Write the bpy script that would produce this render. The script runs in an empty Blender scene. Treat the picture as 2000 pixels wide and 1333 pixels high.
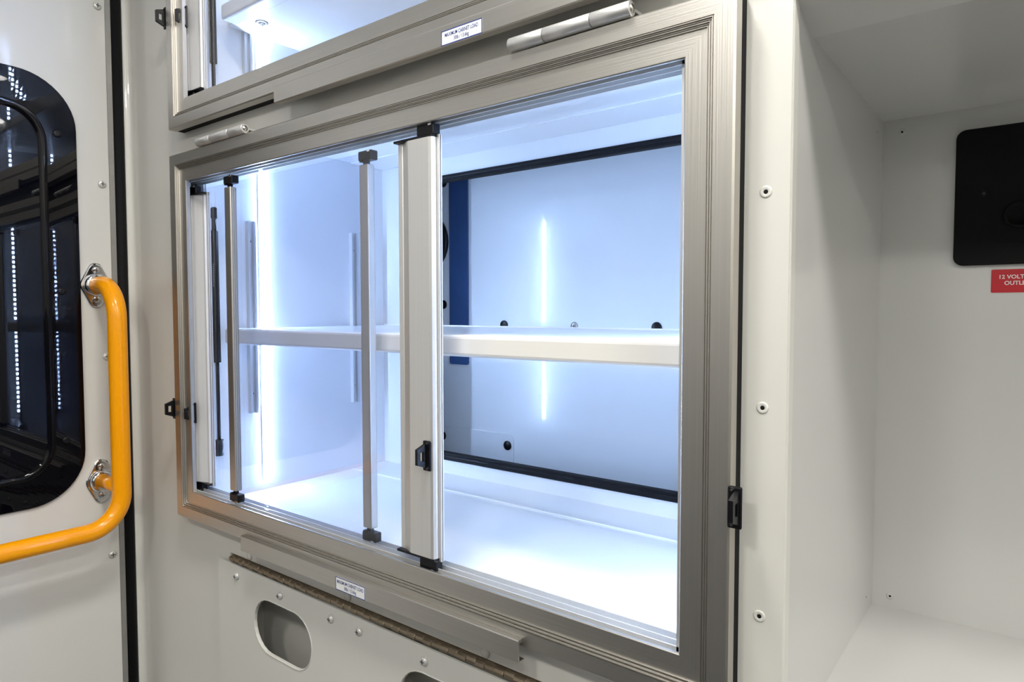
import bpy, bmesh, math, random
from mathutils import Vector, Matrix
random.seed(4)
S = bpy.context.scene
C = S.collection

# ------------------------------------------------------------------ camera
YAW, PITCH, ROLL = 0.6651, 0.0451, -0.0011
fw = Vector((-math.sin(YAW)*math.cos(PITCH), math.cos(YAW)*math.cos(PITCH), -math.sin(PITCH)))
rt = Vector((math.cos(YAW), math.sin(YAW), 0)); up = rt.cross(fw)
c, s = math.cos(ROLL), math.sin(ROLL)
rt, up = c*rt + s*up, -s*rt + c*up
cam = bpy.data.cameras.new('camera'); cam.sensor_width = 36.0; cam.lens = 36.0*1315.95/2000
cam.clip_start = 0.01
co = bpy.data.objects.new('camera', cam); C.objects.link(co); S.camera = co
co.matrix_world = Matrix(((rt.x, up.x, -fw.x, 1.1394), (rt.y, up.y, -fw.y, -0.5355), (rt.z, up.z, -fw.z, -0.256), (0, 0, 0, 1)))

# ------------------------------------------------------------------ world, exposure
w = bpy.data.worlds.new('world'); S.world = w; w.use_nodes = True
w.node_tree.nodes['Background'].inputs[0].default_value = (0.02, 0.02, 0.022, 1)
w.node_tree.nodes['Background'].inputs[1].default_value = 0.3
S.view_settings.view_transform = 'Standard'; S.view_settings.look = 'None'
S.view_settings.gamma = 1.0; S.view_settings.use_curve_mapping = False
S.view_settings.exposure = 0.0
LAMP_POWER = 90.0          # radiance of the ceiling lamp diffusers
LED_POWER = 520.0          # radiance of the cabinet diodes
LAMP_COLOUR = (1.0, 0.972, 0.905)
LED_COLOUR = (0.42, 0.61, 1.0)

# ------------------------------------------------------------------ materials
M = {}
def mat(name, col, rough=0.4, metal=0.0, coat=0.0, bump=0.0, bscale=200, var=0.0, vscale=8, stretch=None, spec=None, aniso=0):
    m = bpy.data.materials.new(name); m.use_nodes = True; nt = m.node_tree
    b = nt.nodes['Principled BSDF']; L = nt.links.new
    b.inputs['Base Color'].default_value = (*col, 1); b.inputs['Roughness'].default_value = rough
    b.inputs['Metallic'].default_value = metal; b.inputs['Coat Weight'].default_value = coat
    b.inputs['Coat Roughness'].default_value = 0.06
    if spec is not None: b.inputs['Specular IOR Level'].default_value = spec
    tc = nt.nodes.new('ShaderNodeTexCoord')
    def noise(sc, det=3):
        n = nt.nodes.new('ShaderNodeTexNoise'); n.inputs['Scale'].default_value = sc; n.inputs['Detail'].default_value = det
        if stretch:
            mp = nt.nodes.new('ShaderNodeMapping'); mp.inputs['Scale'].default_value = stretch
            L(tc.outputs['Object'], mp.inputs['Vector']); L(mp.outputs[0], n.inputs['Vector'])
        else: L(tc.outputs['Object'], n.inputs['Vector'])
        return n
    if bump:
        n = noise(bscale); bp = nt.nodes.new('ShaderNodeBump'); bp.inputs['Strength'].default_value = bump
        bp.inputs['Distance'].default_value = 0.001; L(n.outputs['Fac'], bp.inputs['Height']); L(bp.outputs[0], b.inputs['Normal'])
    if var:
        n = noise(vscale, 5); r = nt.nodes.new('ShaderNodeValToRGB')
        r.color_ramp.elements[0].position = 0.3; r.color_ramp.elements[1].position = 0.7
        r.color_ramp.elements[0].color = (*[x*(1-var) for x in col], 1); r.color_ramp.elements[1].color = (*[min(1, x*(1+var)) for x in col], 1)
        L(n.outputs['Fac'], r.inputs[0]); L(r.outputs[0], b.inputs['Base Color'])
    M[name] = m; return m
mat('white_paint', (0.70, 0.692, 0.655), 0.30, coat=0.35, bump=0.05, bscale=90, var=0.012, vscale=3)
mat('niche_white', (0.63, 0.632, 0.62), 0.33, coat=0.5, bump=0.02, bscale=60, var=0.01, vscale=4)
mat('door_paint', (0.70, 0.696, 0.675), 0.34, coat=0.3, bump=0.10, bscale=700, var=0.015, vscale=5)
mat('liner_white', (0.86, 0.87, 0.88), 0.22, coat=0.35, var=0.01, vscale=3)
mat('shelf_white', (0.88, 0.865, 0.83), 0.30, coat=0.25, var=0.01, vscale=6)
mat('aluminium_h', (0.60, 0.575, 0.535), 0.40, metal=1, bump=0.12, bscale=240, stretch=(0.02, 1, 3), var=0.03, vscale=160)
mat('aluminium_v', (0.60, 0.575, 0.535), 0.40, metal=1, bump=0.12, bscale=240, stretch=(3, 1, 0.02), var=0.03, vscale=160)
mat('pale_aluminium', (0.76, 0.755, 0.745), 0.40, metal=0.7, bump=0.08, bscale=240, stretch=(3, 1, 0.02), var=0.02, vscale=160)
mat('lit_aluminium', (0.80, 0.80, 0.82), 0.42, metal=0.25, bump=0.06, bscale=240, stretch=(3, 1, 0.02), var=0.02, vscale=160)  # front handle's metal, made paler and less metallic to paint in LED light
mat('grey_trim', (0.36, 0.355, 0.34), 0.45, metal=0.6, var=0.04, vscale=60)
mat('black_matte', (0.002, 0.002, 0.003), 0.55, spec=0.15, var=0.1, vscale=80)
mat('black_plastic', (0.005, 0.005, 0.007), 0.36, spec=0.28, var=0.1, vscale=80)
mat('black_rubber', (0.004, 0.004, 0.005), 0.75, spec=0.25, bump=0.1, bscale=500, var=0.1, vscale=40)
mat('chrome', (0.82, 0.82, 0.83), 0.09, metal=1, var=0.02, vscale=60)
mat('steel', (0.62, 0.60, 0.57), 0.28, metal=1, var=0.05, vscale=120)
mat('dark_slot', (0.07, 0.07, 0.07), 0.6, var=0.1, vscale=200)
mat('yellow_paint', (1.0, 0.385, 0.001), 0.22, spec=0.35, coat=0.25, var=0.003, vscale=5)
mat('bronze', (0.30, 0.245, 0.18), 0.5, metal=0.85, bump=0.1, bscale=600, var=0.18, vscale=90)
mat('dark_glass', (0.002, 0.0025, 0.005), 0.012, spec=0.36, var=0.05, vscale=6)
mat('black_enamel', (0.0015, 0.0015, 0.003), 0.012, spec=0.28, var=0.05, vscale=8)
mat('panel_grey', (0.84, 0.87, 0.90), 0.20, coat=0.5, var=0.02, vscale=3)
mat('dark_blue', (0.045, 0.095, 0.24), 0.30, coat=0.2, var=0.08, vscale=20)
mat('screw_white', (0.74, 0.74, 0.72), 0.3, metal=0.3, var=0.04, vscale=200)
mat('sticker_white', (0.86, 0.87, 0.88), 0.3, var=0.01, vscale=60)
mat('sticker_blue', (0.035, 0.06, 0.26), 0.35, var=0.04, vscale=200)
mat('sticker_red', (0.52, 0.010, 0.022), 0.32, var=0.03, vscale=80)
mat('letter_white', (0.85, 0.80, 0.80), 0.35, var=0.01, vscale=100)
mat('letter_grey', (0.30, 0.33, 0.38), 0.4, var=0.05, vscale=300)
mat('floor_vinyl', (0.06, 0.062, 0.065), 0.5, bump=0.1, bscale=150, var=0.15, vscale=120)
mat('opposite_wall', (0.52, 0.515, 0.49), 0.35, coat=0.2, var=0.02, vscale=2)
mat('added_dark_panel', (0.09, 0.09, 0.095), 0.5, var=0.05, vscale=20)  # for unseen dark panels added to shape reflections and bounce

def emit(name, col, power):
    m = bpy.data.materials.new(name); m.use_nodes = True; b = m.node_tree.nodes['Principled BSDF']
    b.inputs['Base Color'].default_value = (0.8, 0.8, 0.8, 1)
    b.inputs['Emission Color'].default_value = (*col, 1); b.inputs['Emission Strength'].default_value = power
    M[name] = m
emit('lamp_glow', LAMP_COLOUR, LAMP_POWER)
emit('diode_glow', LED_COLOUR, LED_POWER)
def pane(name, tint):
    m = bpy.data.materials.new(name); m.use_nodes = True; nt = m.node_tree; L = nt.links.new
    nt.nodes.remove(nt.nodes['Principled BSDF']); out = nt.nodes['Material Output']
    t = nt.nodes.new('ShaderNodeBsdfTransparent'); t.inputs[0].default_value = (*tint, 1)
    g = nt.nodes.new('ShaderNodeBsdfGlossy'); g.inputs['Roughness'].default_value = 0.0
    lw = nt.nodes.new('ShaderNodeLayerWeight'); mx = nt.nodes.new('ShaderNodeMixShader')   # Schlick reflectance, same on both faces
    pw = nt.nodes.new('ShaderNodeMath'); pw.operation = 'POWER'; pw.inputs[1].default_value = 5.0
    ma = nt.nodes.new('ShaderNodeMath'); ma.operation = 'MULTIPLY_ADD'; ma.inputs[1].default_value = 0.96; ma.inputs[2].default_value = 0.035
    L(lw.outputs['Facing'], pw.inputs[0]); L(pw.outputs[0], ma.inputs[0]); L(ma.outputs[0], mx.inputs[0]); L(t.outputs[0], mx.inputs[1]); L(g.outputs[0], mx.inputs[2]); L(mx.outputs[0], out.inputs[0])
    M[name] = m
pane('clear_acrylic', (0.962, 0.970, 1.0))

# ------------------------------------------------------------------ mesh helpers
def B(): return bmesh.new()
def box(bm, x0, x1, y0, y1, z0, z1, bev=0, seg=1, mi=0):
    r = bmesh.ops.create_cube(bm, size=1); vs = r['verts']
    for v in vs: v.co = Vector((x0 + (v.co.x+.5)*(x1-x0), y0 + (v.co.y+.5)*(y1-y0), z0 + (v.co.z+.5)*(z1-z0)))
    fs = {f for v in vs for f in v.link_faces}
    for f in fs: f.material_index = mi
    if bev:
        es = list({e for v in vs for e in v.link_edges})
        bmesh.ops.bevel(bm, geom=es, offset=bev, segments=seg, affect='EDGES', profile=0.5, clamp_overlap=True)
    return bm
def loft(bm, rings, closed_ring=True, caps=True, mi=0, smooth=False):
    R = [[bm.verts.new(p) for p in r] for r in rings]; n = len(R[0])
    for a, b in zip(R, R[1:]):
        for i in range(n if closed_ring else n-1):
            f = bm.faces.new((a[i], a[(i+1) % n], b[(i+1) % n], b[i])); f.material_index = mi; f.smooth = smooth
    if caps:
        for r in (R[0], R[-1]):
            try: f = bm.faces.new(r); f.material_index = mi
            except ValueError: pass
    return R
def fix(bm): bmesh.ops.recalc_face_normals(bm, faces=bm.faces[:]); return bm
def prism(bm, prof, axis, a, b, mi=0, smooth=False):
    """profile in the two remaining axes (in xyz order), swept along axis from a to b"""
    def P(q, t):
        return {'x': Vector((t, q[0], q[1])), 'y': Vector((q[0], t, q[1])), 'z': Vector((q[0], q[1], t))}[axis]
    loft(bm, [[P(q, a) for q in prof], [P(q, b) for q in prof]], mi=mi, smooth=smooth); return fix(bm)
def frame_of(d):
    d = d.normalized(); h = Vector((0, 0, 1)) if abs(d.z) < .9 else Vector((0, 1, 0))
    u = d.cross(h).normalized(); return u, d.cross(u)
def lathe(bm, pts, origin, axis, n=24, mi=0, smooth=True):
    """pts = (radius, height along axis)"""
    o = Vector(origin); d = Vector(axis).normalized(); u, v = frame_of(d)
    rings = [[o + d*h + (u*math.cos(2*math.pi*i/n) + v*math.sin(2*math.pi*i/n))*max(r, 1e-5) for i in range(n)] for r, h in pts]
    loft(bm, rings, mi=mi, smooth=smooth); return fix(bm)
def tube(bm, path, r, n=20, mi=0):
    path = [Vector(p) for p in path]; rings = []; u = None
    for i, p in enumerate(path):
        d = (path[min(i+1, len(path)-1)] - path[max(i-1, 0)]).normalized()
        if u is None: u, _ = frame_of(d)
        u = (u - d*u.dot(d)).normalized(); v = d.cross(u)
        rings.append([p + (u*math.cos(2*math.pi*k/n) + v*math.sin(2*math.pi*k/n))*r for k in range(n)])
    loft(bm, rings, mi=mi, smooth=True); return fix(bm)
def rrect(a0, a1, b0, b1, r, n=8):
    out = []
    for ca, cb, t0 in ((a1-r, b1-r, 0), (a0+r, b1-r, 90), (a0+r, b0+r, 180), (a1-r, b0+r, 270)):
        for k in range(n+1):
            t = math.radians(t0 + 90*k/n); out.append((ca + r*math.cos(t), cb + r*math.sin(t)))
    return out
def plate(bm, outline, holes, y0, y1, mi=0):
    """flat plate in xz with holes, from y0 (front) to y1"""
    loops = [outline] + holes; front = []
    es = []
    for lp in loops:
        vs = [bm.verts.new((a, y0, b)) for a, b in lp]
        es += [bm.edges.new((vs[i], vs[(i+1) % len(vs)])) for i in range(len(vs))]
    r = bmesh.ops.triangle_fill(bm, use_beauty=True, use_dissolve=False, edges=es)
    fs = [g for g in r['geom'] if isinstance(g, bmesh.types.BMFace)]
    ex = bmesh.ops.extrude_face_region(bm, geom=fs)
    for v in ex['geom']:
        if isinstance(v, bmesh.types.BMVert): v.co.y = y1
    for f in bm.faces: f.material_index = mi
    return fix(bm)
def text_into(bm, body, size, place, mi, bold=0.0, align='CENTER', squeeze=1.0):
    """adds flat lettering; place maps the text's (u, v) to a point"""
    cu = bpy.data.curves.new('lettering', 'FONT'); cu.body = body; cu.size = size; cu.align_x = align; cu.offset = bold; cu.resolution_u = 3
    o = bpy.data.objects.new('lettering', cu); C.objects.link(o)
    dg = bpy.context.evaluated_depsgraph_get(); me = o.evaluated_get(dg).to_mesh()
    vs = [bm.verts.new(place(v.co.x*squeeze, v.co.y)) for v in me.vertices]
    for p in me.polygons:
        try: f = bm.faces.new([vs[i] for i in p.vertices]); f.material_index = mi
        except ValueError: pass
    o.evaluated_get(dg).to_mesh_clear(); bpy.data.objects.remove(o); bpy.data.curves.remove(cu)

# ------------------------------------------------------------------ object helpers
WORLD = {}
def thing(name, label, cat, loc, group=None):
    o = bpy.data.objects.new(name, None); o.empty_display_size = 0.02; C.objects.link(o)
    o.location = loc; WORLD[o] = Vector(loc); o['label'] = label; o['category'] = cat
    if group: o['group'] = group
    return o
def mesh_of(name, bm, mats):
    me = bpy.data.meshes.new(name); bm.to_mesh(me); bm.free()
    for m in (mats if isinstance(mats, (list, tuple)) else [mats]): me.materials.append(M[m])
    return me
def part(name, bm, mats, parent=None, label=None):
    """bm in world coordinates"""
    base = WORLD[parent] if parent else Vector((0, 0, 0))
    bmesh.ops.translate(bm, vec=-base, verts=bm.verts[:])
    o = bpy.data.objects.new(name, mesh_of(name, bm, mats)); C.objects.link(o); WORLD[o] = base.copy()
    if parent: o.parent = parent
    if label: o['label'] = label
    return o
def inst(name, me, at, parent=None, rot=None):
    base = WORLD[parent] if parent else Vector((0, 0, 0))
    o = bpy.data.objects.new(name, me); C.objects.link(o); o.location = Vector(at) - base; WORLD[o] = Vector(at)
    if rot: o.rotation_euler = rot
    if parent: o.parent = parent
    return o
def struct(o): o['kind'] = 'structure'; return o
def solo(name, bm, mats, label, cat, group=None):
    o = part(name, bm, mats); o['label'] = label; o['category'] = cat
    if group: o['group'] = group
    return o

# pan-head screw along -Y (head top towards -Y), origin on the surface
def screw_mesh(r, h, mats=('screw_white', 'dark_slot')):
    bm = B(); lathe(bm, [(r, 0), (r, -h*.25), (r*.86, -h*.65), (r*.5, -h*.95), (0, -h)], (0, 0, 0), (0, 1, 0), 18)
    for a in (0, 1):
        d = r*.5; t = r*.11
        box(bm, *((-d, d, -h*1.03, -h*.6, -t, t) if a else (-t, t, -h*1.03, -h*.6, -d, d)), mi=1)
    return mesh_of('screw', bm, mats)
SCREW = screw_mesh(0.0045, 0.0028)
SCREW_SMALL = screw_mesh(0.0036, 0.0026)
SCREW_CHROME = screw_mesh(0.0065, 0.0032, ('chrome', 'dark_slot'))
SCREW_BLACK = screw_mesh(0.0022, 0.0012, ('black_plastic', 'dark_slot'))
bm = B(); lathe(bm, [(0.0050, 0), (0.0050, -0.0003), (0.0042, -0.0008), (0.0024, -0.0005), (0.0019, -0.0003)], (0, 0, 0), (0, 1, 0), 24)
lathe(bm, [(0.0018, -0.0002), (0.0018, -0.0005)], (0, 0, 0), (0, 1, 0), 14, mi=1)
HOLE = mesh_of('screw_hole', bm, ('white_paint', 'black_rubber'))

# ------------------------------------------------------------------ the setting
XD = -0.20            # plane of the entry door
YW = 0.026            # plane of the cabinet wall
ZF, ZC = -1.42, 0.62
# cabinet wall with the two cabinet openings, the hatch opening and the niche opening
bm = B()
T = YW + 0.008
holes = [(0.003, 0.934, -0.585, -0.014), (0.003, 0.934, 0.056, 0.545), (0.122, 0.790, -1.10, -0.645)]
plate(bm, [(XD-.03, ZF), (0.98, ZF), (0.98, ZC), (XD-.03, ZC)], [[(a, c_), (b, c_), (b, d), (a, d)] for a, b, c_, d in holes], YW, T)
wall = struct(part('wall_back', bm, 'white_paint'))
# rounded return of the column into the niche
bm = B(); r = 0.004
prism(bm, [(0.965, YW+.0001), (0.977, YW+.0001)] + [(0.977 + r*math.sin(t), YW + r - r*math.cos(t)) for t in [k*math.pi/12 for k in range(1, 7)]] + [(0.981, 0.04), (0.965, 0.04)], 'z', ZF, ZC)
part('corner_bead', bm, 'white_paint', wall)
for z in (-0.1598, -0.3362, -0.5113): inst('screw_hole', HOLE, (0.9612, YW, z), wall)
# wall above and below the niche
for za, zb_ in ((-0.0070, ZC), (ZF, -0.629)): part('wall_panel', box(B(), 0.98, 2.45, YW, T, za, zb_), 'white_paint', wall)
# jamb and seal at the door
bm = B(); box(bm, XD-.03, XD, 0.0145, 0.026, ZF, ZC)
prism(bm, [(XD, YW)] + [(XD + .011 - .011*math.cos(t), YW - .011 + .011*math.sin(t)) for t in [k*math.pi/16 for k in range(9)]], 'z', ZF, ZC)
struct(part('trim_1', bm, 'white_paint'))
bm = B(); prism(bm, [(-0.206 + .0105*math.cos(t), 0.0055 + .0095*math.sin(t)) for t in [k*math.pi/10 for k in range(20)]], 'z', ZF, ZC, smooth=True)
struct(part('trim_2', bm, 'black_rubber'))
bm = B(); box(bm, -0.25, 2.45, -1.75, 0.75, ZF-.02, ZF); struct(part('floor', bm, 'floor_vinyl'))
bm = B(); box(bm, -0.25, 2.45, -1.75, 0.75, ZC, ZC+.02); struct(part('ceiling', bm, 'white_paint'))
bm = B(); box(bm, -0.25, 2.45, -1.77, -1.75, ZF, ZC); wf = struct(part('wall_front', bm, 'opposite_wall'))
part('added_dark_panel', box(B(), -0.19, 2.44, -1.75, -1.735, ZF, -0.28, bev=.002), 'added_dark_panel', wf)  # added out of view: darkens the low reflections in the aluminium frames
bm = B(); box(bm, 2.45, 2.47, -1.75, 0.75, ZF, ZC); wr = struct(part('wall_right', bm, 'opposite_wall'))
part('added_dark_panel', box(B(), 2.435, 2.45, -1.73, 0.02, ZF, -0.28, bev=.002), 'added_dark_panel', wr)  # same added dark panel, unseen, cuts bounce from this wall
bm = B(); box(bm, -0.25, XD, -1.75, -0.80, ZF, ZC); struct(part('wall_left', bm, 'opposite_wall'))

# ------------------------------------------------------------------ entry door on the left
door = part('door_1', box(B(), XD-.04, XD, -0.80, -0.0135, ZF, ZC, bev=.001), 'door_paint'); struct(door)
part('edge_trim', box(B(), XD-.03, XD-.0012, -0.0134, -0.0035, ZF, ZC, bev=.0008), 'grey_trim', door)
DS = screw_mesh(0.0072, 0.0042)
for z in (0.288, -0.027, -0.339, -0.706, -1.05): inst('screw', DS, (XD, -0.0262, z), door, (0, 0, math.pi/2))
# window: black enamel surround sloping in to a rubber lip and a dark pane
o1 = rrect(-0.52, -0.0672, -0.590, 0.145, 0.088, 12); 
o2 = rrect(-0.475, -0.1120, -0.545, 0.092, 0.060, 12)
o3 = rrect(-0.468, -0.1185, -0.539, 0.085, 0.055, 12); o4 = rrect(-0.462, -0.1245, -0.532, 0.079, 0.050, 12)
def lift(lp, x): return [Vector((x, a, b)) for a, b in lp]
bm = B(); loft(bm, [lift(o1, XD+.0002), lift(o1, XD+.0050), lift(rrect(-0.519, -0.0682, -0.589, 0.144, 0.087, 12), XD+.0058), lift(o2, XD+.0038)], caps=False); fix(bm)
win = part('window_surround', bm, 'black_enamel', door, 'glossy black window surround with rounded corners')
bm = B(); loft(bm, [lift(o2, XD+.0030), lift(o2, XD+.0046), lift(rrect(-0.4735, -0.1135, -0.5435, 0.0905, 0.0585, 12), XD+.0052), lift(o3, XD+.0052), lift(o4, XD+.0030), lift(o4, XD+.0010)], caps=False, smooth=True); fix(bm)
part('rubber_lip', bm, 'black_enamel', win)
bm = B(); f = bm.faces.new([bm.verts.new(v) for v in lift(rrect(-0.465, -0.1215, -0.535, 0.082, 0.052, 12), XD+.0020)]); fix(bm)
bmesh.ops.solidify(bm, geom=bm.faces[:], thickness=0.0008)
part('window_pane', bm, 'dark_glass', door, 'dark tinted window pane')
bm = B(); lathe(bm, [(0.0062, 0), (0.0062, .0015), (0.0045, .0028), (0.0018, .0022), (0, .0022)], (0, 0, 0), (1, 0, 0), 18); BOLT = mesh_of('bolt', bm, 'black_plastic')
for z in (0.048, -0.2222, -0.4815): inst('bolt', BOLT, (XD+.0045, -0.0965, z), win)

# yellow grab rail on two chrome feet
gx, gy, gr = -0.117, -0.0400, 0.0153
zt, zb, rb = -0.2095, -0.632, 0.058
grab = thing('grab_rail', 'yellow tubular grab rail on two chrome feet on the entry door', 'grab rail', (XD, gy, zb))
path = [(XD+.002, gy, zt), (XD+.010, gy, zt)]
r1 = gx - (XD+.024)
path += [(XD+.024 + r1*math.sin(t), gy, zt - r1 + r1*math.cos(t)) for t in [k*math.pi/24 for k in range(13)]]
path += [(gx, gy, zt - r1 - .05), (gx, gy, -.45)]
path += [(gx, gy - rb + rb*math.cos(t), zb + rb - rb*math.sin(t)) for t in [k*math.pi/24 for k in range(13)]]
path += [(gx, gy-.2, zb), (gx, gy-.45, zb)]
path += [(gx - .05 + .05*math.cos(t), gy-.45-.05*math.sin(t), zb) for t in [k*math.pi/16 for k in range(1, 9)]] + [(XD+.001, gy-.50, zb)]
part('tube', tube(B(), path, gr, 28), 'yellow_paint', grab)
ZB2 = -0.5645
part('stub', tube(B(), [(XD+.002, gy, ZB2), (XD+.04, gy, ZB2), (gx, gy, ZB2)], .0122, 22), 'yellow_paint', grab)
def foot(cy, cz):
    # rhombus with rounded corners, a raised collar and two screws
    pts = []
    hw, hh = 0.0255, 0.040
    for ca, cb, r, t0, t1 in ((0, hh-.0125, .0125, 28, 152), (-hw+.0165, 0, .0165, 152, 208), (0, -hh+.0125, .0125, 208, 332), (hw-.0165, 0, .0165, 332, 388)):
        for k in range(7):
            t = math.radians(t0 + (t1-t0)*k/6); pts.append((ca + r*math.cos(t), cb + r*math.sin(t)))
    bm = B(); loft(bm, [[Vector((XD+h, cy+a*sc, cz+b*sc)) for a, b in pts] for h, sc in ((0.0001, 1), (.0032, 1), (.0046, .95), (.0050, .90))], smooth=False); fix(bm)
    f = part('foot', bm, 'chrome', grab, 'chrome foot plate')
    part('collar', lathe(B(), [(.0205, .0045), (.0205, .010), (.0190, .0135), (.0172, .0150), (.0150, .0150)], (XD, cy, cz), (1, 0, 0), 28), 'chrome', f)
    for dz in (-.0255, .0265): inst('screw', SCREW_CHROME, (XD+.0048, cy, cz+dz), f, (0.3, 0, math.pi/2))
foot(gy-.002, zt); foot(gy-.002, ZB2)

# ------------------------------------------------------------------ hinged cabinet doors (frames)
PROF = [(0, .0140), (0, .0018), (.0016, 0), (.0176, 0), (.0178, .0014), (.0185, .0014), (.0187, 0), (.0192, 0), (.0194, .0017), (.0203, .0017), (.0205, .0031), (.0212, .0031), (.0214, .0017), (.0220, .0017),
        (.0222, .0034), (.0231, .0034), (.0233, .0048), (.0240, .0048), (.0242, .0034), (.0248, .0034), (.0250, .0050), (.0440, .0050), (.0450, .0058), (.0450, .0082), (.0400, .0082), (.0400, .0140)]
def frame_bars(x0, x1, z0, z1, parent):
    for side in ('top', 'bottom', 'left', 'right'):
        def P(u, y, end):
            if side == 'top': return Vector((x0+u if not end else x1-u, y, z1-u))
            if side == 'bottom': return Vector((x0+u if not end else x1-u, y, z0+u))
            if side == 'left': return Vector((x0+u, y, z0+u if not end else z1-u))
            return Vector((x1-u, y, z0+u if not end else z1-u))
        bm = B(); loft(bm, [[P(u, y, 0) for u, y in PROF], [P(u, y, 1) for u, y in PROF]]); fix(bm)
        part('frame_bar', bm, 'aluminium_h' if side in ('top', 'bottom') else 'aluminium_v', parent)
def tracks(x0, x1, z0, z1, parent):
    # double sliding track: base strip with three fins, top and bottom, and side channels
    for zz, sg in ((z1-.0450, -1), (z0+.0450, 1)):
        bm = B(); a = zz - sg*.012
        box(bm, x0+.02, x1-.02, .0142, .0385, *sorted((a, a+sg*.002)))
        for y in (.0142, .0254, .0372): box(bm, x0+.02, x1-.02, y, y+.0014, *sorted((a, zz + sg*.0012)), bev=.0003)
        part('sliding_track', bm, 'pale_aluminium', parent)
    for xx, sg in ((x1-.045, -1),):
        bm = B()
        box(bm, *sorted((xx, xx-sg*.0015)), .0142, .0385, z0+.035, z1-.035)
        for y in (.0142, .0372): box(bm, *sorted((xx, xx+sg*.006)), y, y+.0012, z0+.035, z1-.035)
        part('side_channel', bm, 'pale_aluminium', parent)
def seal(x0, x1, z0, z1, parent):
    bm = B(); i, o = .007, .0004
    for a in ((x0+o, x1-o, z1-i, z1-o), (x0+o, x1-o, z0+o, z0+i), (x0+o, x0+i, z0+i, z1-i), (x1-i, x1-o, z0+i, z1-i)):
        box(bm, a[0], a[1], .0140, YW, a[2], a[3])
    part('rubber_seal', bm, 'black_rubber', parent)
def finger_pull(at, parent, flip=1):
    """black pull: screwed base plate and a trapezoid fin with a slot, standing out towards -Y"""
    x, y, z = at
    bm = B(); box(bm, x-.0060, x+.0060, y-.0030, y, z-.0175, z+.0175, bev=.0022, seg=2)
    loops = [[(-.0135, .0), (.0135, .0), (.0135, -.004), (.0090, -.0165), (-.0090, -.0165), (-.0135, -.004)], [(-.0055, -.0060), (.0055, -.0060), (.0050, -.0120), (-.0050, -.0120)]]
    fb = B(); es = []
    for lp in loops:
        vs = [fb.verts.new((x - flip*.0040, y + b, z + a)) for a, b in lp]
        es += [fb.edges.new((vs[i], vs[(i+1) % len(vs)])) for i in range(len(vs))]
    r = bmesh.ops.triangle_fill(fb, use_beauty=True, edges=es)
    fs = [g for g in r['geom'] if isinstance(g, bmesh.types.BMFace)]
    ex = bmesh.ops.extrude_face_region(fb, geom=fs)
    for v in ex['geom']:
        if isinstance(v, bmesh.types.BMVert): v.co.x += .0040*flip
    fix(fb)
    p = part('finger_pull', bm, 'black_plastic', parent, 'black plastic finger pull')
    part('pull_fin', fb, 'black_plastic', p)
    for dz in (-.0145, .0145): inst('screw', SCREW_BLACK, (x+.002*flip, y-.0028, z+dz), p)
def hinge(xa, xb, y, z, parent, r=.0068):
    bm = B(); box(bm, xa, xb, y, YW, z-.0015, z+.0015)
    h = part('hinge', bm, 'pale_aluminium', parent)
    cuts = [xa, xa+(xb-xa)*.31, xa+(xb-xa)*.70, xb]
    for a, b in zip(cuts, cuts[1:]):
        part('knuckle', lathe(B(), [(r*.9, a+.0003), (r, a+.0010), (r, b-.0010), (r*.9, b-.0003)], (0, y, z), (1, 0, 0), 26), 'pale_aluminium', h)
    part('hinge_pin', lathe(B(), [(r*.55, xb-.001), (r*.55, xb+.0006), (0, xb+.0012)], (0, y, z), (1, 0, 0), 18), 'steel', h)
def sticker(xa, xb, za, zb, y, parent):
    bm = B(); box(bm, xa, xb, y-.00025, y, za, zb, mi=0)
    t = .0010
    for q in ((xa, xb, zb-t, zb), (xa, xb, za, za+t), (xa, xa+t, za, zb), (xb-t, xb, za, zb)):
        box(bm, q[0], q[1], y-.00036, y-.0002, q[2], q[3], mi=1)
    cx = (xa+xb)/2; h = zb-za
    text_into(bm, 'MAXIMUM CABINET LOAD', h*.36, lambda u, v: Vector((cx+u, y-.0004, za+h*.55+v)), 1, bold=.00009, squeeze=.70)
    text_into(bm, '30lb / 13.6kg', h*.36, lambda u, v: Vector((cx+u, y-.0004, za+h*.19+v)), 1, bold=.00007, squeeze=.74)
    part('load_sticker', bm, ('sticker_white', 'sticker_blue'), parent, 'white load limit sticker with blue border and lettering')
def pull_rail(xa, xb, za, zb, parent):
    # J-shaped pull: face plate standing proud, top leaf against the frame and a short bottom lip
    bm = B(); yf = -.0072; t = .0020
    prof = [(-.0002, zb), (yf+.001, zb), (yf, zb-.001), (yf, za+.0012), (yf+.0012, za), (.0030, za), (.0030, za+.0014), (yf+t, za+.0014), (yf+t, zb-.0035), (-.0002, zb-.0035)]
    prism(bm, prof, 'x', xa, xb)
    return part('pull_rail', bm, 'aluminium_h', parent)

lower = thing('glazed_hatch', 'hinged aluminium door frame of the brightly lit cabinet with clear sliding panes', 'hatch', (0.472, 0, -0.60))
frame_bars(0, .944, -.60, 0, lower); tracks(0, .944, -.60, 0, lower); seal(0, .944, -.60, 0, lower)
hinge(.0985, .2335, -.0005, .0062, lower); hinge(.7180, .8530, -.0005, .0066, lower)
rail = pull_rail(.2115, .7325, -.6135, -.5900, lower)
sticker(.4376, .4955, -.6126, -.5955, -.0073, rail)
finger_pull((-.0030, .0030, -.420), lower); finger_pull((.9480, .0030, -.416), lower, flip=-1)
upper = thing('glazed_hatch', 'hinged aluminium door frame of the cabinet above, ending over the hinges of the lower one', 'hatch', (0.472, 0, 0.042))
frame_bars(0, .944, .042, .560, upper); tracks(0, .944, .042, .560, upper); seal(0, .944, .042, .560, upper)
rail = pull_rail(.3170, .8900, .0240, .0462, upper)
sticker(.6302, .6874, .0246, .0400, -.0073, rail)
finger_pull((-.0030, .0030, .224), upper)

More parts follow.
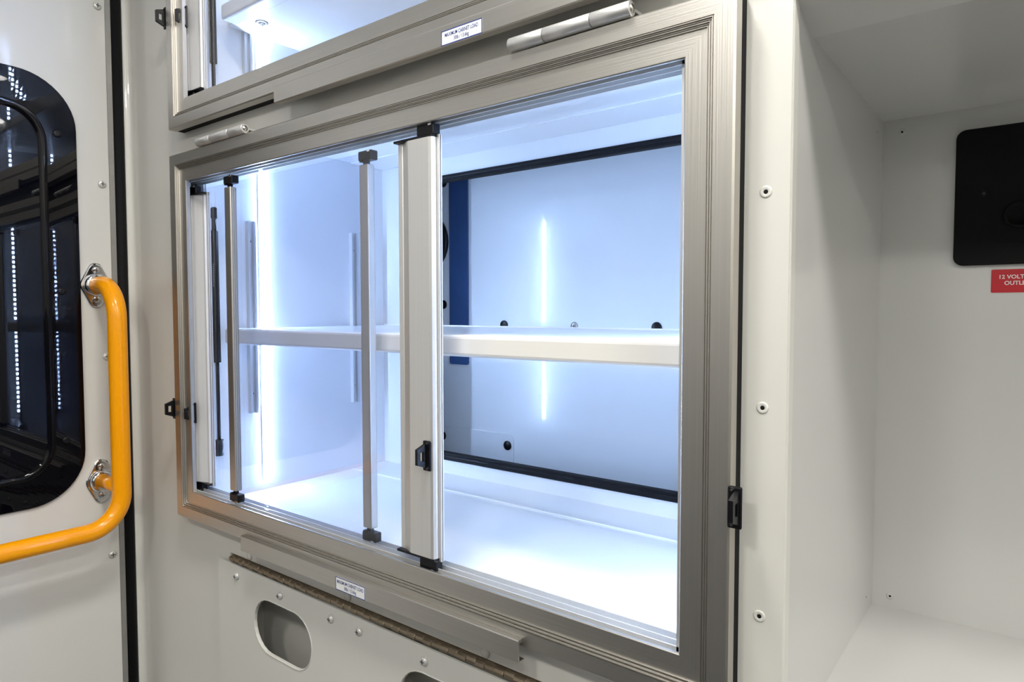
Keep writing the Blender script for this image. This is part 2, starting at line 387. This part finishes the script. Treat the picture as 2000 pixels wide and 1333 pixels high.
# ------------------------------------------------------------------ sliding panes
HPROF = [(0, .0215), (0, .0160), (.0014, .0150), (.0078, .0150), (.0088, .0156), (.0098, .0148), (.0225, .0094), (.0250, .0088), (.0585, .0088), (.0622, .0098), (.0640, .0130), (.0640, .0215)]
RPROF = [(0, .0310), (0, .0150), (.0015, .0135), (.0040, .0135), (.0220, .0200), (.0221, .0209), (.0227, .0211), (.0229, .0203), (.0440, .0280), (.0455, .0266), (.0500, .0266), (.0508, .0280), (.0520, .0310)]
def handle_bar(x, z0, z1, dy, parent, mirror=False, groove=False, back=.0215, wd=.064):
    g = wd/.064
    prof = [((x + (.064-a if mirror else a)*g), y+dy if y < .02 else back) for a, y in HPROF]
    if mirror: prof = [(x + .002 + a, y) for a, y in RPROF]
    h = part('handle_profile', prism(B(), prof, 'z', z0, z1), 'lit_aluminium' if mirror else 'pale_aluminium', parent)
    for y in (back-.0050, back-.0016):
        part('edge_strip', box(B(), x+wd+.0006, x+wd+.0042, y, y+.0016, z0-.004, z1+.003, bev=.0003), 'pale_aluminium', h)
    for z, sg in ((z1, 1), (z0, -1)):
        bm = B(); box(bm, x-.001, x+wd, .0088+dy, back-.001, *sorted((z+sg*.0002, z+sg*.0030)), bev=.0006)
        a = x+wd-.026 if not mirror else x+.006
        box(bm, a, a+.027, .0105+dy, back+.001, *sorted((z+sg*.0025, z+sg*.0155)), bev=.0012)
        e = part('end_cap', bm, 'black_plastic', h)
        part('clip', box(B(), a+.019, a+.024, .0098+dy, .0106+dy, *sorted((z+sg*.0130, z+sg*.0162)), bev=.0002), 'chrome', e)
    return h
def thin_bar(xa, xb, y0, y1, z0, z1, parent, ribbed=True):
    bm = B(); box(bm, xa, xb, y0, y1, z0, z1, bev=.0014, seg=2)
    b = part('edge_bar', bm, 'aluminium_v', parent)
    n = 3 if ribbed else 0
    for k in range(n):
        y = y0 + (y1-y0)*(k+.7)/(n+.4)
        part('rib', box(B(), xb-.0002, xb+.0007, y, y+.0012, z0+.002, z1-.002), 'grey_trim', b)
    for z, sg in ((z1, 1), (z0, -1)):
        bm = B(); xm = (xa+xb)/2
        box(bm, xm-.0035, xm+.0035, y0+.003, y1-.003, *sorted((z-sg*.001, z+sg*.006)))
        box(bm, xa-.002, xb+.006, y0, y1+.001, *sorted((z+sg*.0048, z+sg*.0168)), bev=.0012)
        box(bm, xa+.002, xa+.006, y0-.0008, y1, *sorted((z+sg*.0028, z+sg*.006)))
        k = part('guide_block', bm, 'black_plastic', b)
        part('clip', box(B(), xb-.001, xb+.004, y0-.0008, y0+.0002, *sorted((z+sg*.0142, z+sg*.0172)), bev=.0002), 'chrome', k)
def sliding(label, group, hx, bx, y_p, dy, z0, z1, mirror, groove, pullz=None):
    t = thing('sliding_pane', label, 'sliding pane', ((hx+bx)/2, y_p, z0-.008), group)
    xa, xb = (bx+.004, hx+.0605) if not mirror else (hx, bx+.013)
    part('pane', box(B(), xa, xb, y_p, y_p+.0035, z0-.0095, z1+.0095), 'clear_acrylic', t, 'clear acrylic pane')
    h = handle_bar(hx, z0, z1, dy, t, mirror, groove, y_p+.0035, .058 if mirror else .0622)
    thin_bar(bx, bx+.017, y_p-.0050, y_p+.0060, z0+.006, z1-.006, t, ribbed=not mirror)
    if pullz is not None: finger_pull((hx+(.0535 if not mirror else .029), .0088+dy-(.0055 if mirror else 0), pullz), t)
    return t
sliding('clear sliding pane with wide aluminium handle and black pull, edge of the open half', None, .5362, .1475, .0180, 0, -.5425, -.0605, False, False, -.4225)
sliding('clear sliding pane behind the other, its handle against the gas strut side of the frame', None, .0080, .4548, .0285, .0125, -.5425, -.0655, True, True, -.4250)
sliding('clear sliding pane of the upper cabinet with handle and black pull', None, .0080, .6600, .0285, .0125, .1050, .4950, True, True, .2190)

# ------------------------------------------------------------------ cabinet shells
XL, XR, YB = .035, .900, .428
def shell(name, label, z0, z1, y0, opening=None):
    t = thing(name, label, 'cabinet', ((XL+XR)/2, y0, z0))
    part('side_panel', box(B(), XL-.004, XL, y0, YB, z0, z1), 'liner_white', t)
    part('side_panel', box(B(), XR, XR+.004, y0, YB, z0, z1), 'liner_white', t)
    part('bottom_panel', box(B(), XL, XR, y0, YB, z0-.004, z0), 'liner_white', t)
    part('top_panel', box(B(), XL, XR, y0, YB, z1, z1+.004), 'liner_white', t)
    part('front_flange', box(B(), .0085, XL-.004, y0-.0025, y0+.0005, z0, z1), 'liner_white', t)
    bm = B(); hl = []
    if opening: a, b, c_, d = opening; hl = [[(a, c_), (b, c_), (b, d), (a, d)]]
    plate(bm, [(XL-.004, z0-.004), (XR+.004, z0-.004), (XR+.004, z1+.004), (XL-.004, z1+.004)], hl, YB, YB+.004)
    bp = part('back_panel', bm, 'liner_white', t)
    part('flange', box(B(), XL+.0005, XR-.0005, YB-.082, YB-.0005, z1-.0022, z1-.0001), 'liner_white', bp)
    part('flange', box(B(), XL+.0005, XR-.0005, YB-.088, YB-.0005, z0+.0001, z0+.0022), 'liner_white', bp)
    return t
OP = (.098, .868, -.5480, .0040)
body = shell('cabinet_shell', 'white inside shell of the lower cabinet, open at the back to a dim compartment', -.581, .043, .0440, OP)
shell('cabinet_shell', 'white inside shell of the upper cabinet with a closed back', .076, .575, .0440)
bm = B(); a, b, c_, d = OP; g = .013
for q in ((a-.002, b+.002, d-g+.004, d+.004), (a-.002, b+.002, c_-.004, c_+g-.002), (a-.002, a+g, c_, d), (b-g, b+.002, c_, d)):
    box(bm, q[0], q[1], YB-.004, YB+.012, q[2], q[3], bev=.002, seg=2)
ring = part('rubber_gasket', bm, 'black_rubber', body, 'black rubber gasket around the back opening')
for z in (d-.0035, c_+.0035): part('gasket_rib', box(B(), a, b, YB-.0052, YB-.0038, z, z+.0020), 'black_plastic', ring)
for x in (.33, .52, .64):
    part('joint', box(B(), x, x+.03, YB-.0058, YB-.0045, c_+.002, c_+.0075, bev=.0004), 'black_rubber', ring)
# aluminium shelf standards on the left side panel
for (y, z0, z1) in ((.1130, -.4375, -.0985), (.3390, -.4425, -.0990)):
    sm = B(); prism(sm, [(XL, y), (XL+.0095, y), (XL+.0095, y+.0035), (XL+.0030, y+.0035), (XL+.0030, y+.0105), (XL+.0095, y+.0105), (XL+.0095, y+.0145), (XL, y+.0145)], 'z', z0, z1)
    st = part('shelf_standard', sm, 'pale_aluminium', body)
    for z in (z0+.035, z1-.035): inst('screw', SCREW_SMALL, (XL+.0030, y+.007, z), st, (0, 0, math.pi/2))
ub = [o for o in C.objects if o.name.startswith('cabinet_shell')][1]
for y in (.1130, .3390):
    sm = B(); prism(sm, [(XL, y), (XL+.0095, y), (XL+.0095, y+.0035), (XL+.0030, y+.0035), (XL+.0030, y+.0105), (XL+.0095, y+.0105), (XL+.0095, y+.0145), (XL, y+.0145)], 'z', .10, .53)
    part('shelf_standard', sm, 'pale_aluminium', ub)

# shelves
def shelf(label, x0, zt, zb, y0):
    t = thing('shelf', label, 'shelf', ((x0+XR)/2, y0, zb))
    bm = B(); box(bm, x0, XR-.002, y0, y0+.030, zb, zt, bev=.0045, seg=3); part('front_lip', bm, 'shelf_white', t)
    part('tray', box(B(), XL+.012, XR-.002, y0+.028, YB-.006, zt-.018, zt-.0012, bev=.001), 'shelf_white', t)
    part('back_lip', box(B(), XL+.012, XR-.002, YB-.010, YB-.004, zt-.020, zt+.001), 'shelf_white', t)
    return t
shelf('cream white shelf spanning the lit lower cabinet', .0580, -.2850, -.3112, .0580)
us = shelf('white shelf inside the upper cabinet seen from below', .0770, .2420, .2165, .0520)
bm = B(); lathe(bm, [(.0105, .0005), (.0105, -.0008), (.0075, -.0016), (.0062, -.0014)], (0, 0, 0), (0, 0, 1), 22); lathe(bm, [(.0060, 0), (.0060, -.0022), (.0045, -.0036), (0, -.004)], (0, 0, 0), (0, 0, 1), 18)
for a in (0, 1): box(bm, *((-.0032, .0032, -.0007, .0007) if a else (-.0007, .0007, -.0032, .0032)), -.0043, -.003, mi=1)
WS = mesh_of('washer_screw', bm, ('steel', 'dark_slot'))
inst('washer_screw', WS, (.106, .108, .2238), us)

# LED strips
bm = B(); box(bm, -.0010, .0010, -.0024, .0024, -.0034, .0034); DIODE = mesh_of('diode', bm, 'diode_glow')
def led_strip(label, x, sg, y, z0, z1, n):
    t = thing('led_strip', label, 'light strip', (x, y, z0))
    part('tape', box(B(), *sorted((x, x+sg*.0012)), y-.0055, y+.0055, z0, z1), 'sticker_white', t)
    for k in range(n): inst('diode', DIODE, (x+sg*.0022, y, z0 + (z1-z0)*(k+.5)/n), t)
led_strip('glowing blue white LED strip on the strut side of the lower cabinet', XL, 1, .1440, -.5650, -.0030, 40)
led_strip('glowing blue white LED strip on the niche side of the lower cabinet', XR, -1, .1400, -.5650, -.0030, 40)
led_strip('glowing blue white LED strip on the strut side of the upper cabinet', XL, 1, .1440, .0900, .5600, 34)
led_strip('glowing blue white LED strip on the niche side of the upper cabinet', XR, -1, .1400, .0900, .5600, 34)

# gas struts
def strut(label, top, bot, f_thick):
    a, b = Vector(top), Vector(bot); t = thing('gas_strut', label, 'gas strut', bot)
    p = lambda k: a + (b-a)*k
    part('cylinder', tube(B(), [p(.09), p(f_thick)], .0060, 18), 'black_matte', t)
    part('rod', tube(B(), [p(f_thick-.01), p(.95)], .0031, 14), 'black_matte', t)
    part('neck', tube(B(), [p(.03), p(.10)], .0035, 12), 'black_plastic', t)
    part('end_fitting', tube(B(), [p(.935), p(1.0)], .0070, 16), 'black_plastic', t)
    part('end_fitting', box(B(), a.x-.005, a.x+.006, a.y-.004, a.y+.004, a.z-.018, a.z+.002, bev=.002), 'black_plastic', t)
    return t
st = strut('black gas strut standing upright inside the lower cabinet', (.0430, .0520, -.0840), (.0455, .0520, -.5020), .62)
bm = B()
for k in range(11):
    z = -.178 - k*.0036; box(bm, .0450+.0020, .0485, .0462, .0468, z-.0011, z+.0011)
part('printed_marking', bm, 'letter_grey', st)
strut('black gas strut inside the upper cabinet', (.0500, .0520, .5000), (.0520, .0520, .0850), .835)

# compartment behind the back opening
YP = .580
comp = thing('rear_compartment', 'dim bluish compartment seen through the back opening of the lower cabinet', 'compartment', (.45, YP, -.70))
bm = B(); Y0 = YB+.013
box(bm, -.13, -.125, Y0, YP, -.70, .18); box(bm, 1.0, 1.005, Y0, YP, -.70, .18); box(bm, -.13, 1.005, Y0, YP, .18, .185); box(bm, -.13, 1.005, Y0, YP, -.705, -.70)
part('side_lining', bm, 'panel_grey', comp)
bp = part('back_lining', box(B(), -.13, 1.005, YP, YP+.005, -.705, .185), 'panel_grey', comp)
bm = B(); plate(bm, rrect(.0883, .1440, -.3765, .178, .005, 4), [], YP-.004, YP-.0002)
part('dark_strip', bm, 'dark_blue', comp, 'dark blue vertical strip')  # dark blue rounded strip on the back lining
bm = B(); plate(bm, rrect(-.12, .2699, -.69, -.5191, .014, 5), [], YP-.0025, YP-.0002)
part('cover_plate', bm, 'panel_grey', comp)
bm = B(); lathe(bm, [(.068, -.0002), (.068, -.006), (.064, -.009), (.058, -.009), (.054, -.004), (0, -.004)], (.0150, YP, -.0995), (0, 1, 0), 36)
part('round_vent', bm, 'black_plastic', comp, 'black round vent')
bm = B(); lathe(bm, [(.0100, -.0002), (.0100, -.0020), (.0085, -.0028), (0, -.0028)], (0, 0, 0), (0, 1, 0), 20); PLUG = mesh_of('plug', bm, 'black_plastic')
PS = screw_mesh(.0085, .004, ('steel', 'dark_slot'))
for x, z in ((.2438, -.2867), (.5961, -.2867), (.2545, -.5427), (.0648, -.5427), (.0672, -.2421), (.0691, .0331)): inst('plug', PLUG, (x, YP-(.0025 if z < -.5 else 0), z), comp)
inst('screw', PS, (.4203, YP, -.2867), comp)

# ------------------------------------------------------------------ drop-down hatch under the pull rail
HSCREW = screw_mesh(.0060, .0046)
hatch = thing('drop_hatch', 'white drop down hatch with oval finger holes and bronze piano hinge under the pull rail', 'hatch', (.45, .022, -1.12))
def stadium(cx, cz, wd, h, n=12):
    r = h/2; return [(cx + wd/2 - r + r*math.cos(t), cz + r*math.sin(t)) for t in [math.radians(-90 + 180*k/n) for k in range(n+1)]] + [(cx - wd/2 + r + r*math.cos(t), cz + r*math.sin(t)) for t in [math.radians(90 + 180*k/n) for k in range(n+1)]]
PY = .0185
bm = B(); cs = ((.2745, -.7310), (.6000, -.7310))
plate(bm, [(.0965, -1.12), (.815, -1.12), (.815, -.6570), (.0965, -.6570)], [stadium(x, z, .145, .081) for x, z in cs], PY, PY+.003)
hp = part('panel', bm, 'white_paint', hatch)
for x, z in cs:
    bm = B(); n = len(stadium(x, z, .145, .081))
    rings = [[Vector((a, y, b)) for a, b in stadium(x, z, .145+e, .081+e)] for e, y in ((.0, PY+.004), (.0002, PY-.0002), (.0016, PY-.0010), (.0034, PY-.0006), (.0042, PY+.0002))]
    loft(bm, rings, caps=False, smooth=True); fix(bm); part('hole_rim', bm, 'white_paint', hatch)
for x in (.1535, .2718, .3925, .4515, .5717, .6920, .7500): inst('screw', HSCREW, (x, PY, -.6738), hatch)
part('hinge_leaf', box(B(), .1280, .7850, YW-.001, YW+.004, -.6560, -.6460), 'bronze', hatch, 'bronze hinge leaf')
kl = .0137; bm = B(); lathe(bm, [(.0036, .0002), (.0042, .0008), (.0042, kl-.0008), (.0036, kl-.0002)], (0, 0, 0), (1, 0, 0), 8, smooth=False); KN = mesh_of('knuckle', bm, 'bronze')
for k in range(47): inst('knuckle', KN, (.1305 + k*kl, .0215 + (k % 2)*.0008, -.6508 + (k % 2)*.0006), hatch, (random.uniform(0, 1), 0, 0))
# hollow behind the hatch
bm = B(); q = .085; box(bm, .115, .80, q, q+.004, -1.11, -.63); box(bm, .115, .118, T, q, -1.11, -.63); box(bm, .797, .80, T, q, -1.11, -.63); box(bm, .115, .80, T, q, -.633, -.63); box(bm, .115, .80, T, q, -1.11, -1.107)
part('hollow_lining', bm, 'white_paint', hatch)
bm = B(); lathe(bm, [(.0062, 0), (.0062, -.0010), (.0045, -.0022), (0, -.0026)], (0, 0, 0), (0, 1, 0), 20); CAPM = mesh_of('screw_cap', bm, 'white_paint')
for x in (.1791, .4196, .6607): inst('screw_cap', CAPM, (x, YW, -.6385), wall)

# ------------------------------------------------------------------ open niche on the right
NX, ND, NZ0, NZ1 = .98, .410, -.6290, -.0236
niche = thing('storage_niche', 'glossy white open storage niche beside the lit cabinet', 'niche', (1.3, .2, NZ0))
part('side_panel', box(B(), NX-.004, NX, T, ND, NZ0, NZ1+.016), 'niche_white', niche)
part('side_panel', box(B(), 2.40, 2.404, T, ND, NZ0, NZ1), 'niche_white', niche)
nb = part('back_panel', box(B(), NX-.004, 2.404, ND, ND+.004, NZ0-.004, NZ1+.004), 'niche_white', niche)
part('top_panel', prism(B(), [(YW+.0005, NZ1+.0165), (.085, NZ1), (ND, NZ1), (ND, NZ1+.004), (.085, NZ1+.004), (YW+.0005, NZ1+.0205)], 'x', NX-.004, 2.404), 'niche_white', niche)
part('bottom_panel', box(B(), NX-.004, 2.404, YW+.0005, ND, NZ0-.004, NZ0), 'niche_white', niche)
bm = B(); lathe(bm, [(.0042, 0), (.0042, -.0004), (.0030, -.0008), (.0016, -.0003)], (0, 0, 0), (0, 1, 0), 18); lathe(bm, [(.0013, -.0001), (.0013, -.0005)], (0, 0, 0), (0, 1, 0), 10, mi=1)
NH = mesh_of('screw_hole', bm, ('niche_white', 'black_rubber'))
for x, z in ((1.0008, -.0395), (1.0000, -.6145)): inst('screw_hole', NH, (x, ND, z), nb)
bm = B(); lathe(bm, [(.0013, 0), (.0013, -.0004), (.0008, -.0006)], (0, 0, 0), (0, 1, 0), 10); TINY = mesh_of('rivet', bm, 'grey_trim')
for x, y, z in ((NX, .372, -.0440), (NX, .372, -.6080)): inst('rivet', TINY, (x, y, z), niche, (0, 0, math.pi/2))
# 12 volt outlet plate
outlet = thing('outlet_plate', 'black outlet plate with rounded corners on the niche back', 'outlet', (1.118, ND, -.2045))
bm = B(); o = rrect(1.0570, 1.1790, -.2045, -.0490, .010, 6); o_in = rrect(1.0580, 1.1780, -.2035, -.0500, .0092, 6)
loft(bm, [[Vector((a, y, b)) for a, b in q] for q, y in ((o, ND-.0003), (o, ND-.006), (o_in, ND-.0072))]); fix(bm)
part('plate', bm, 'black_matte', outlet)
bm = B(); loft(bm, [[Vector((a, y, b)) for a, b in rrect(1.0935, 1.1425, -.1800, -.0735, .006, 5)] for y in (ND-.0070, ND-.0082)]); fix(bm); part('socket_insert', bm, 'black_matte', outlet)
bm = B(); lathe(bm, [(.0150, -.008), (.0150, -.014), (.0125, -.015), (.0110, -.010), (0, -.010)], (1.118, ND, -.1500), (0, 1, 0), 28); part('socket_cap', bm, 'black_matte', outlet)
for x, z in ((1.0850, -.1235), (1.1510, -.1235)): inst('screw', screw_mesh(.0030, .0018, ('black_plastic', 'dark_slot')), (x, ND-.0070, z), outlet)
bm = B(); loft(bm, [[Vector((a, y, b)) for a, b in rrect(1.0937, 1.1440, -.2362, -.2100, .0012, 3)] for y in (ND-.0002, ND-.0006)]); fix(bm)
cx = 1.1189
text_into(bm, '12 VOLTS DC', .0062, lambda u, v: Vector((cx+u, ND-.0008, -.2205+v)), 1, bold=.00012, squeeze=1.0)
text_into(bm, 'OUTLET', .0062, lambda u, v: Vector((cx-.0015+u, ND-.0008, -.2275+v)), 1, bold=.00012, squeeze=1.0)
solo('outlet_sticker', bm, ('sticker_red', 'letter_white'), 'red sticker with white lettering under the black outlet plate', 'sticker')

# ------------------------------------------------------------------ ceiling lamps
def lamp(x, y):
    t = thing('ceiling_lamp', 'round white dome lamp on the ceiling, one of two rows', 'lamp', (x, y, ZC), 'ceiling lamps')
    part('housing', lathe(B(), [(.115, -.0002), (.115, -.012), (.105, -.022), (.095, -.022), (.093, -.014)], (x, y, ZC), (0, 0, 1), 36), 'screw_white', t)
    part('diffuser', lathe(B(), [(.093, -.015), (.093, -.020), (.07, -.024), (0, -.026)], (x, y, ZC), (0, 0, 1), 36), 'lamp_glow', t)
for x in (.74, 1.50, 2.20):
    for y in (-.33, -1.24): lamp(x, y)
